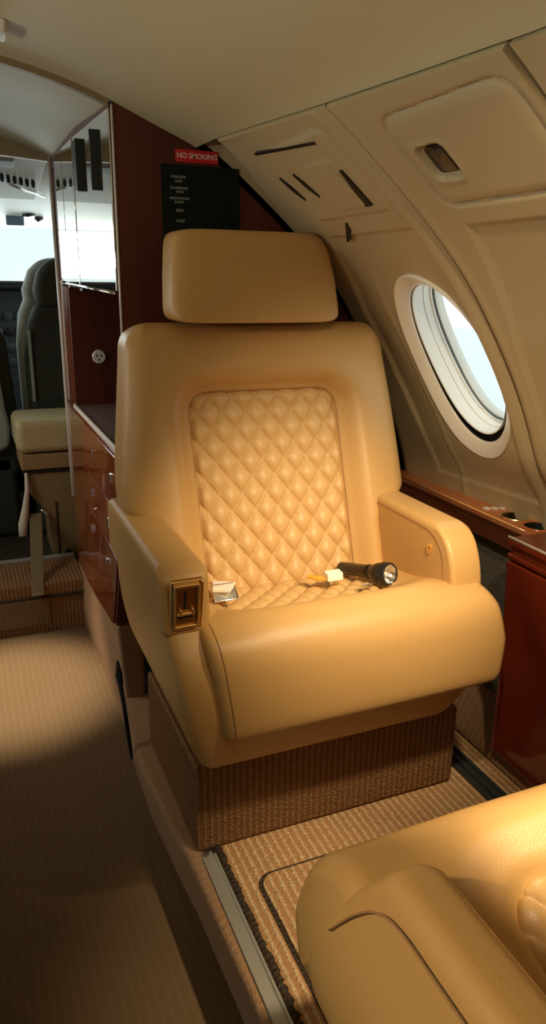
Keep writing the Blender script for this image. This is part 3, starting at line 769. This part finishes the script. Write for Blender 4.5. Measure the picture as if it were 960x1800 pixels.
# ashtray on the aisle arm front
def tilt(y0, z0): return Matrix.Translation((.314, y0, z0)) @ Matrix.Rotation(math.radians(8.5), 4, 'X')
ash = lambda name, x0, x1, y0, y1, z0, z1, m, bv=.0015: (lambda o: (o.data.transform(tilt(1.139, .583)), S(o))[1])(box(name, x0, x1, y0, y1, z0, z1, m, None, bv))
fr = ash('ashtray_frame', -.028, .030, -.006, .004, -.047, .050, M['gold'])
pb = ash('ashtray_well', -.022, .020, -.0075, .0, -.040, .043, mat('brass_well', (.55, .30, .09), .3, metal=1.), .001)
for args in (('frame_bar', -.024, -.020, -.013, -.004, -.042, .045), ('frame_bar', .018, .0225, -.013, -.004, -.042, .045), ('frame_bar', -.022, .020, -.012, -.004, .040, .045), ('frame_bar', -.022, .020, -.012, -.004, -.044, -.038), ('side_rib', .025, .030, -.010, .002, -.045, .048)):
    b = ash(args[0], *args[1:], M['gold']); b.parent = fr
b = ash('slot', -.0055, -.0005, -.0085, -.004, -.005, .032, M['black'], .001); b.parent = fr
for args in (('lid_hinge', -.018, .014, -.013, -.006, -.016, -.011), ('lid_hinge', -.014, -.009, -.014, -.006, -.014, -.003), ('lid_hinge', .008, .013, -.014, -.006, -.014, -.003)):
    b = ash(args[0], *args[1:], M['gold']); b.parent = fr
b = ash('shadow_slot', -.016, .012, -.0085, -.006, -.024, -.018, M['black'], .001); b.parent = fr
for o in (fr, pb): o.parent = aL
# carpeted plinth
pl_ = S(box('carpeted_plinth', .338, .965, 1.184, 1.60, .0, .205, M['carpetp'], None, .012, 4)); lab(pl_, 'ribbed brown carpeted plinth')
# seat belt halves
bt = S(slab('seat_belt_tongue', sq([(1.300, .500), (1.325, .528), (1.36, .520), (1.345, .496)], .006), lambda y, z: .420, lambda y, z: .472, .003, M['chrome'])); lab(bt, 'metal seat belt buckle with a white face')
S(prism('buckle_face', [(.418, 1.310), (.452, 1.296), (.476, 1.330), (.432, 1.352)], 'z', .518, .527, M['cream'], None, .002), bt)
S(tube('belt_webbing', [(.415, 1.36, .50), (.39, 1.40, .49), (.375, 1.43, .48)], .012, M['leather'], None, 8), bt)
def copy_tree(o, parent=None):
    c = o.copy(); COL.objects.link(c); c.parent = parent
    for ch in [x for x in list(bpy.data.objects) if x.parent == o]:
        copy_tree(ch, c)
    return c
bpy.context.view_layer.update()
seat2 = copy_tree(seat)

seat2.location = (.63, .325, 0); seat2.rotation_euler = (0, 0, PI)
tag(seat, 'tan leather seat with quilted back and headrest, a flashlight lying on its cushion', 'seat', 'tan leather cabin seats')
tag(seat2, 'tan leather seat in the near right corner, only its front cushion and arm in view', 'seat', 'tan leather cabin seats')
for ch in list(bpy.data.objects):
    if ch.parent == seat2 and ch.name.startswith('seat_belt'):
        for q in [x for x in bpy.data.objects if x.parent == ch]: bpy.data.objects.remove(q)
        bpy.data.objects.remove(ch)
armB = S(ringslab('armrest', (.25, .600), lambda z: .888, tab([(.25, .925), (.35, .965), (.45, .970), (.55, .955), (.612, .945)]), tab([(.25, 1.12), (.35, 1.090), (.45, 1.110), (.54, 1.165), (.604, 1.215)]), lambda z: 1.64, .022, .018, .01, M['leather']))
for ch in list(bpy.data.objects):
    if ch.parent == seat2 and ch.name.startswith('armrest') and max(v.co.x for v in ch.data.vertices) > .3: ch.data = armB.data
armB_data = armB.data; bpy.data.objects.remove(armB)
for ch in list(bpy.data.objects):
    if ch.parent and ch.parent.parent == seat2 and ch.parent.name.startswith('armrest') and ch.parent.data == armB_data: bpy.data.objects.remove(ch)
for ch in list(bpy.data.objects):
    if ch.parent == seat2 and ch.data == armB_data:
        sm2 = tube('seam', [Vector(p)-SO for p in catm([(.9560, 1.60, .576), (.9560, 1.32, .576), (.9555, 1.25, .574), (.9575, 1.215, .560), (.963, 1.185, .53), (.970, 1.15, .48)], 6)], .0013, M['piping'], ch, 6)
# second belt half with amber tag
bb = S(slab('seat_belt_latch', sq([(1.315, .500), (1.318, .516), (1.338, .518), (1.338, .500)], .004), lambda y, z: .684, lambda y, z: .722, .002, M['cream'])); lab(bb, 'small cream seat belt end')
S(prism('belt_tag', [(.650, 1.352), (.662, 1.334), (.688, 1.322), (.694, 1.332), (.672, 1.348), (.656, 1.362)], 'z', .500, .505, M['orange'], None, .001), bb)
S(box('belt_clip', .740, .765, 1.262, 1.275, .497, .506, M['chrome'], None, .002), bb)

# ---------------------------------------------------------------- torch
A = Vector((.764, 1.392, .4925)); B = Vector((.806, 1.262, .5215)); dv = (B-A).normalized()
rot = dv.to_track_quat('Z', 'Y').to_matrix().to_4x4()
T = Matrix.Translation(A) @ rot; Ln = (B-A).length; T = T @ Matrix.Diagonal((1, 1, Ln/.147, 1))
tor = tag(empty('flashlight', A), 'black metal flashlight with a shiny ribbed reflector lying on the seat cushion', 'flashlight')
def TT(o, p=None): o.data.transform(Matrix.Translation(-A)); o.parent = p or tor; return o
TT(lathe('flashlight_body', [(.001, -.012), (.012, -.012), (.0145, -.008), (.0145, .075), (.0165, .080), (.0165, .086), (.0150, .089), (.0155, .092), (.021, .108), (.0225, .112), (.0225, .128)], mat('gunmetal', (.05, .045, .04), .22, metal=.9), None, T))
TT(lathe('bezel', [(.0225, .124), (.0248, .126), (.0252, .146), (.0235, .149), (.0215, .149), (.0215, .140)], M['black'], None, T, caps=False))
V = []; F = []; n = 48; pr = [(.0215, .145), (.017, .138), (.011, .130), (.005, .125), (.0005, .124)]
for r, z in pr:
    for j in range(n): q = 2*PI*j/n; V.append(T @ Vector(((r*(1+.05*(j % 4 < 2)))*math.cos(q), (r*(1+.05*(j % 4 < 2)))*math.sin(q), z+(.0012 if j % 4 < 2 else 0))))
for i in range(len(pr)-1):
    for j in range(n): F.append((i*n+j, i*n+(j+1) % n, (i+1)*n+(j+1) % n, (i+1)*n+j))
TT(mk('reflector', V, F, M['lens'], None, False))
TT(lathe('bulb', [(.0001, .124), (.004, .125), (.0045, .132), (.003, .136), (.0001, .137)], M['bulb'], None, T, 16, caps=False))
TT(lathe('lens', [(.0001, .1475), (.0213, .1475)], M['glass'], None, T, caps=False))
TT((lambda o: (o.data.transform(T), o)[1])(box('switch', .013, .0175, -.004, .004, .035, .052, M['black'], None, .001)))

# ---------------------------------------------------------------- forward area: step, jump seat, cockpit
struct(box('floor', -.8, .34, 2.64, 2.9, -.2, .045, M['carpetp'], bv=.006))
struct(box('floor', -.8, .9, 2.9, 4.4, -.2, .02, M['carpetd'], bv=0))
struct(box('trim_8', -.8, .335, 2.885, 2.915, .044, .056, M['alu'], bv=.002))
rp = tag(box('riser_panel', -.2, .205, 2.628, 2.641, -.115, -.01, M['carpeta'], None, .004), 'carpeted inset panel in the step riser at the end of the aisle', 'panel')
struct(box('trim_9', -.8, .34, 2.630, 2.642, -.012, -.002, M['carpetd'], bv=0))
js = tag(empty('jump_seat', (.26, 2.96, .02)), 'olive tan padded jump seat on a box base beyond the galley, by the aisle', 'seat')
def J(o, p=None): o.data.transform(Matrix.Translation(-Vector(js.location))); o.parent = p or js; return o
J(box('seat_cushion', .155, .42, 2.92, 3.22, .475, .605, M['tan'], None, .03, 6))
J(box('seat_frame', .165, .42, 2.935, 3.2, .405, .470, M['tand'], None, .008))
J(box('seat_rail', .170, .42, 2.930, 3.2, .398, .404, M['black'], None, 0))
bx = J(prism('base_box', [(.175, .395), (.42, .395), (.42, .02), (.262, .02), (.255, .20), (.225, .26), (.19, .31)], 'y', 2.94, 3.2, mat('olive_tan_base', (.24, .17, .07), .7), None, .006))
J(box('panel_groove', .282, .288, 2.936, 2.945, .04, .27, M['black'], None, 0), bx)
J(box('panel_groove', .165, .42, 2.932, 2.942, .396, .402, M['black'], None, 0), bx)
b1 = J(tube('belt_strap', [(.18, 2.93, .40), (.178, 2.92, .33), (.165, 2.91, .26), (.15, 2.90, .20), (.145, 2.89, .155)], [.006, .009, .014, .018, .016], M['belt'], None, 10)); lab(b1, 'pale seat belt strap hanging loose')
b2 = J(hexa('belt_strap', [(.143, 2.600, .018), (.185, 2.600, .018), (.185, 2.608, .014), (.143, 2.608, .014), (.178, 2.915, .235), (.226, 2.915, .235), (.226, 2.922, .235), (.178, 2.922, .235)], M['beltt'], None, .003)); lab(b2, 'tan belt webbing hanging over the step')
J(tube('frame_tube', [(.225, 2.93, .245), (.262, 2.93, .205)], .006, M['chrome'], None, 8), bx)
J(lathe('caster', [(.0001, 0), (.014, .0), (.014, .012), (.0001, .012)], M['black'], None, Matrix.Translation((.318, 2.935, .05)) @ Matrix.Rotation(PI/2, 4, 'X')), bx)
# crew seats
def sb(name, x0, x1, y0, y1, z0, z1, m, root, bv=.04, p=None):
    o = box(name, x0, x1, y0, y1, z0, z1, m, None, bv, 8); o.data.transform(Matrix.Translation(-Vector(root.location))); o.parent = p or root; return o
cs = tag(empty('crew_seat', (.42, 3.4, .02)), 'dark green-grey crew seat with pale sheepskin edges before the windscreen', 'seat')
def hull(name, pts, y0, y1, m, root, bv):
    o = prism(name, pts, 'y', y0, y1, m, None, bv, 6); o.data.transform(Matrix.Translation(-Vector(root.location))); o.parent = root; return o
hull('backrest', [(.245, .45), (.242, .80), (.265, .95), (.30, 1.03), (.60, 1.03), (.64, .9), (.64, .45)], 3.30, 3.42, M['cseat'], cs, .03)
hull('headrest', [(.305, 1.01), (.295, 1.08), (.315, 1.15), (.350, 1.195), (.40, 1.21), (.50, 1.21), (.55, 1.15), (.56, 1.01)], 3.28, 3.40, M['cseat'], cs, .035)
hull('sheepskin_cover', [(.222, .44), (.218, .85), (.235, .98), (.262, 1.04), (.258, 1.08), (.29, 1.16), (.34, 1.205), (.45, 1.215), (.55, 1.2), (.62, 1.03), (.66, .9), (.66, .44)], 3.375, 3.46, M['csheep'], cs, .03)
sb('seat_base', .24, .64, 3.3, 3.9, .02, .45, M['cseat'], cs, .03)
sb('belt_strap', .258, .270, 3.285, 3.30, .62, .92, M['csheep'], cs, .003)
c2 = tag(empty('crew_seat', (-.05, 3.4, .02)), 'black crew seat at the left edge of the photo with pale sheepskin on its side', 'seat')
hull('backrest', [(-.33, .30), (-.33, 1.0), (-.2, 1.05), (.10, .98), (.17, .90), (.19, .60), (.185, .30)], 3.30, 3.42, M['cseat'], c2, .03)
sb('seat_base', -.3, .17, 3.3, 3.9, .02, .4, M['cseat'], c2, .03)
hull('sheepskin_cover', [(-.1, .50), (.075, .40), (.145, .44), (.155, .52), (.14, .60), (.125, .80), (.11, .95), (-.1, .95)], 3.25, 3.31, M['csheep'], c2, .02)
# cockpit shell
ip = tag(empty('instrument_panel', (.3, 4.05, .6)), 'dark instrument panel under the windscreen in the cockpit', 'panel')
o = box('panel_face', -.8, 1.0, 4.0, 4.08, .2, 1.08, M['panelb'], None, .02); toroot(o, ip)
o = box('glareshield', -.8, 1.0, 3.9, 4.15, 1.07, 1.115, M['black'], None, .015); toroot(o, ip)
for i in range(12):
    for k in range(4):
        d = lathe('gauge', [(.0001, 0), (.02, 0), (.022, .006), (.017, .008), (.0001, .008)], M['gaugem'] if (i+k) % 3 else M['black'], None, Matrix.Translation((.02+i*.052, 3.999, .72+k*.075)) @ Matrix.Rotation(PI/2, 4, 'X'), 16); toroot(d, ip)
# headliner with slope down to the windscreen
struct(hexa('ceiling', [(-.9, 2.92, 1.575), (1.0, 2.92, 1.575), (1.0, 4.15, 1.375), (-.9, 4.15, 1.375), (-.9, 2.92, 1.64), (1.0, 2.92, 1.64), (1.0, 4.15, 1.42), (-.9, 4.15, 1.42)], M['ckpt'], bv=0))
op = tag(empty('overhead_panel', (.3, 3.7, 1.45)), 'pale overhead panel with a row of dark knobs above the cockpit windscreen', 'panel')
def O(o, p=None): o.data.transform(Matrix.Translation(-Vector(op.location))); o.parent = p or op; return o
HZ = lambda y: 1.575-(y-2.92)*.2/1.23
def onhead(name, x0, x1, y0, y1, t, m, p=None, bv=.003):
    return O(hexa(name, [(x0, y0, HZ(y0)-t), (x1, y0, HZ(y0)-t), (x1, y1, HZ(y1)-t), (x0, y1, HZ(y1)-t), (x0, y0, HZ(y0)-.001), (x1, y0, HZ(y0)-.001), (x1, y1, HZ(y1)-.001), (x0, y1, HZ(y1)-.001)], m, None, bv), p)
pf = onhead('panel_face', -.2, .36, 3.02, 3.60, .012, M['ckpt'], None, .008)
onhead('light_strip', -.2, .245, 3.03, 3.12, .03, M['ckgrey'], None, .008)
onhead('slot', -.2, .19, 3.00, 3.012, .014, M['black'], None, .002)
for i in range(7):
    yy = 3.24+.012*i; O(lathe('knob', [(.0001, 0), (.007, 0), (.009, .012), (.0065, .028), (.0001, .030)], M['black'], None, Matrix.Translation((.185+i*.024, yy, HZ(yy)-.012)) @ Matrix.Rotation(PI, 4, 'X'), 10))
O(tube('cable', [(.24, 3.36, HZ(3.36)-.016), (.30, 3.42, HZ(3.42)-.02), (.36, 3.50, HZ(3.5)-.012), (.40, 3.56, HZ(3.56)-.006)], .005, M['chrome'], None, 8))
sv = tag(box('sun_visor', .262, .345, 3.955, 3.965, 1.372, 1.445, M['visor'], None, .006), 'small blue-grey tinted sun visor hanging above the windscreen', 'visor')
sv.location = (-.008, -.02, -.03+.025)
sv2 = tag(tube('visor_clip', [(.330, 3.90, HZ(3.9)-.004), (.350, 3.88, HZ(3.88)-.006), (.385, 3.88, HZ(3.88)-.004)], [.006, .010, .003], M['black']), 'small black clip on the cockpit headliner beside the visor', 'clip')
sv3 = tag(tube('headliner_fitting', [(.385, 3.93, HZ(3.93)-.006), (.40, 3.93, HZ(3.93)-.012), (.425, 3.93, HZ(3.93)-.006)], [.006, .014, .006], M['black']), 'small dark rounded fitting on the headliner near the galley post', 'fitting')
# windscreen frame
ws = struct(empty('window_2', (0, 4.2, 1.2)))
def Wn(o): o.data.transform(Matrix.Translation(-Vector(ws.location))); o.parent = ws; return o
Wn(box('window_frame', -.95, 1.05, 4.14, 4.2, 1.375, 1.42, M['ckpt'], None, .004))
Wn(box('window_frame', -.95, 1.05, 4.14, 4.2, .9, 1.11, M['black'], None, .004))
Wn(box('window_pane', -.95, 1.05, 4.165, 4.17, 1.11, 1.375, M['glass'], None, 0))
Wn(box('window_mullion', -.16, -.13, 4.14, 4.2, 1.1, 1.4, M['ckpt'], None, .004))
for (n_, x0, x1) in (('right', 1.0, 1.03), ('left', -.93, -.9)):
    V = [(x0, 3.3, 1.0), (x0, 4.1, 1.0), (x0, 4.1, 1.36), (x0, 3.3, 1.36)]
    struct(prism('wall_cockpit_'+n_, [(2.9, -.2), (4.2, -.2), (4.2, 1.0), (2.9, 1.0)], 'x', x0, x1, M['ckpt'], bv=0))
    struct(prism('wall_cockpit_'+n_, [(2.9, 1.36), (4.2, 1.36), (4.2, 1.66), (2.9, 1.66)], 'x', x0, x1, M['ckpt'], bv=0))
    struct(prism('wall_cockpit_'+n_, [(2.9, 1.0), (3.3, 1.0), (3.3, 1.36), (2.9, 1.36)], 'x', x0, x1, M['ckpt'], bv=0))
    struct(prism('wall_cockpit_'+n_, [(4.1, 1.0), (4.2, 1.0), (4.2, 1.36), (4.1, 1.36)], 'x', x0, x1, M['ckpt'], bv=0))
struct(box('wall_cockpit_front', -.95, 1.05, 4.10, 4.13, -.2, 1.0, M['black'], bv=0))
# bulkhead beside the cockpit door (closes the shell)
struct(prism('wall_forward', [(.36, -.2), (.36, 1.53), (.36, 1.9), (1.45, 1.9), (1.45, -.2)], 'y', 2.895, 2.915, M['bulk'], bv=0))
struct(prism('wall_forward', [(-.45, -.2), (-.45, 1.40), (-.36, 1.50), (-.2, 1.528), (.10, 1.530), (.25, 1.522), (.36, 1.515), (.36, 1.9), (-1.45, 1.9), (-1.45, -.2)], 'y', 2.895, 2.925, M['wall'], bv=0))
# outside: apron and a white building
ap = struct(box('ground', -30, 30, -20, 60, -1.6, -1.5, M['tarmac'], bv=0))
hg = tag(box('hangar', -10, 14, 24, 26, -1.5, 3.6, M['outw'], None, .05), 'white building seen hazily through the cockpit windscreen', 'building')

# ---------------------------------------------------------------- light
w = bpy.data.worlds.new('sky'); sc.world = w; w.use_nodes = True
w.node_tree.nodes['Background'].inputs[0].default_value = (.84, .97, .95, 1); w.node_tree.nodes['Background'].inputs[1].default_value = 1.7
def spot(name, loc, tgt, power, col, size=60, blend=.8, r=.02):
    l = bpy.data.lights.new(name, 'SPOT'); l.energy = power; l.color = col; l.spot_size = math.radians(size); l.spot_blend = blend; l.shadow_soft_size = r
    o = bpy.data.objects.new(name, l); COL.objects.link(o); o.location = loc
    o.rotation_euler = (Vector(tgt)-Vector(loc)).to_track_quat('-Z', 'Y').to_euler(); return o
def area(name, loc, tgt, power, col, sx, sy):
    l = bpy.data.lights.new(name, 'AREA'); l.energy = power; l.color = col; l.shape = 'RECTANGLE'; l.size = sx; l.size_y = sy
    o = bpy.data.objects.new(name, l); COL.objects.link(o); o.location = loc
    o.rotation_euler = (Vector(tgt)-Vector(loc)).to_track_quat('-Z', 'Y').to_euler(); return o
WARM = (1, .79, .50)
def reading(y, sarc, side, tgt, power, size, blend=.9, r=.022, col=WARM, label='round reading light on the wall above the seats'):
    p = Vector(wp(y, sarc, .006, side)); q = Vector(wp(y, sarc, .030, side)); n = (q-p).normalized()
    mt_ = Matrix.Translation(p) @ n.to_track_quat('Z', 'Y').to_matrix().to_4x4()
    f = lathe('reading_light', [(.034, -.008), (.034, .006), (.028, .010), (.026, .004)], M['cream'], None, mt_, 24, caps=False)
    tag(f, label, 'light', 'reading lights')
    spot('lamp', q, tgt, power, col, size, blend, r)
reading(.62, .87, 1, (.70, 1.30, .50), 46, 58, 1.)
reading(.52, .43, 1, (.90, 1.32, .52), 26, 66, 1.)
reading(.36, .75, -1, (.36, .38, .45), 34, 30, label='round lamp added across the aisle to light the near seat, unseen')  # added unseen spot, brightens only the aisle side of the near seat
reading(.30, .87, 1, (.50, .80, .02), 58, 34)
reading(2.32, .10, -1, (.02, 2.26, 0), 260, 29, col=(1, .84, .60), label='round downlight added over the entry end of the aisle, unseen')  # added unseen spot, makes the light pool at the foot of the step
cv = area('cabin_fill', (-.70, .7, 1.20), (.1, .8, 1.62), 4.6, (1, .95, .78), 2.2, .06); cv.data.spread = math.radians(120)  # added fill aimed at the ceiling, no fitting there
dl = area('vestibule_fill', (-.75, 2.3, 1.2), (.36, 2.3, .55), 3, (1, .93, .82), .5, .5); dl.data.spread = math.radians(100)  # added fill for the galley face
area('cockpit_daylight', (.0, 4.24, 1.25), (0, 3, 1.3), 6, (.85, .96, 1), 1.2, .24)
area('side_daylight', (-1.0, 3.7, 1.2), (0, 3.7, 1.2), 3.5, (.88, .96, 1), .8, .34)
area('side_daylight', (1.1, 3.7, 1.2), (0, 3.7, 1.2), 3.5, (.88, .96, 1), .8, .34)

# ---------------------------------------------------------------- camera
cd = bpy.data.cameras.new('camera'); cam = bpy.data.objects.new('camera', cd); COL.objects.link(cam)
Rr = [(0.92366483, -0.38297638, 0.01312898), (-0.10269317, -0.28039342, -0.95437605), (0.36918476, 0.88017534, -0.2983186)]
mt = Matrix(((Rr[0][0], -Rr[1][0], -Rr[2][0], 0), (Rr[0][1], -Rr[1][1], -Rr[2][1], 0), (Rr[0][2], -Rr[1][2], -Rr[2][2], Hc), (0, 0, 0, 1)))
cam.matrix_world = mt; cd.sensor_fit = 'VERTICAL'; cd.sensor_height = 36; cd.sensor_width = 36; cd.lens = 1287.02*36/1800; cd.clip_start = .02
sc.camera = cam
sc.view_settings.view_transform = 'Standard'; sc.view_settings.look = 'None'; sc.view_settings.exposure = 0; sc.view_settings.gamma = 1
sc.view_settings.use_curve_mapping = False
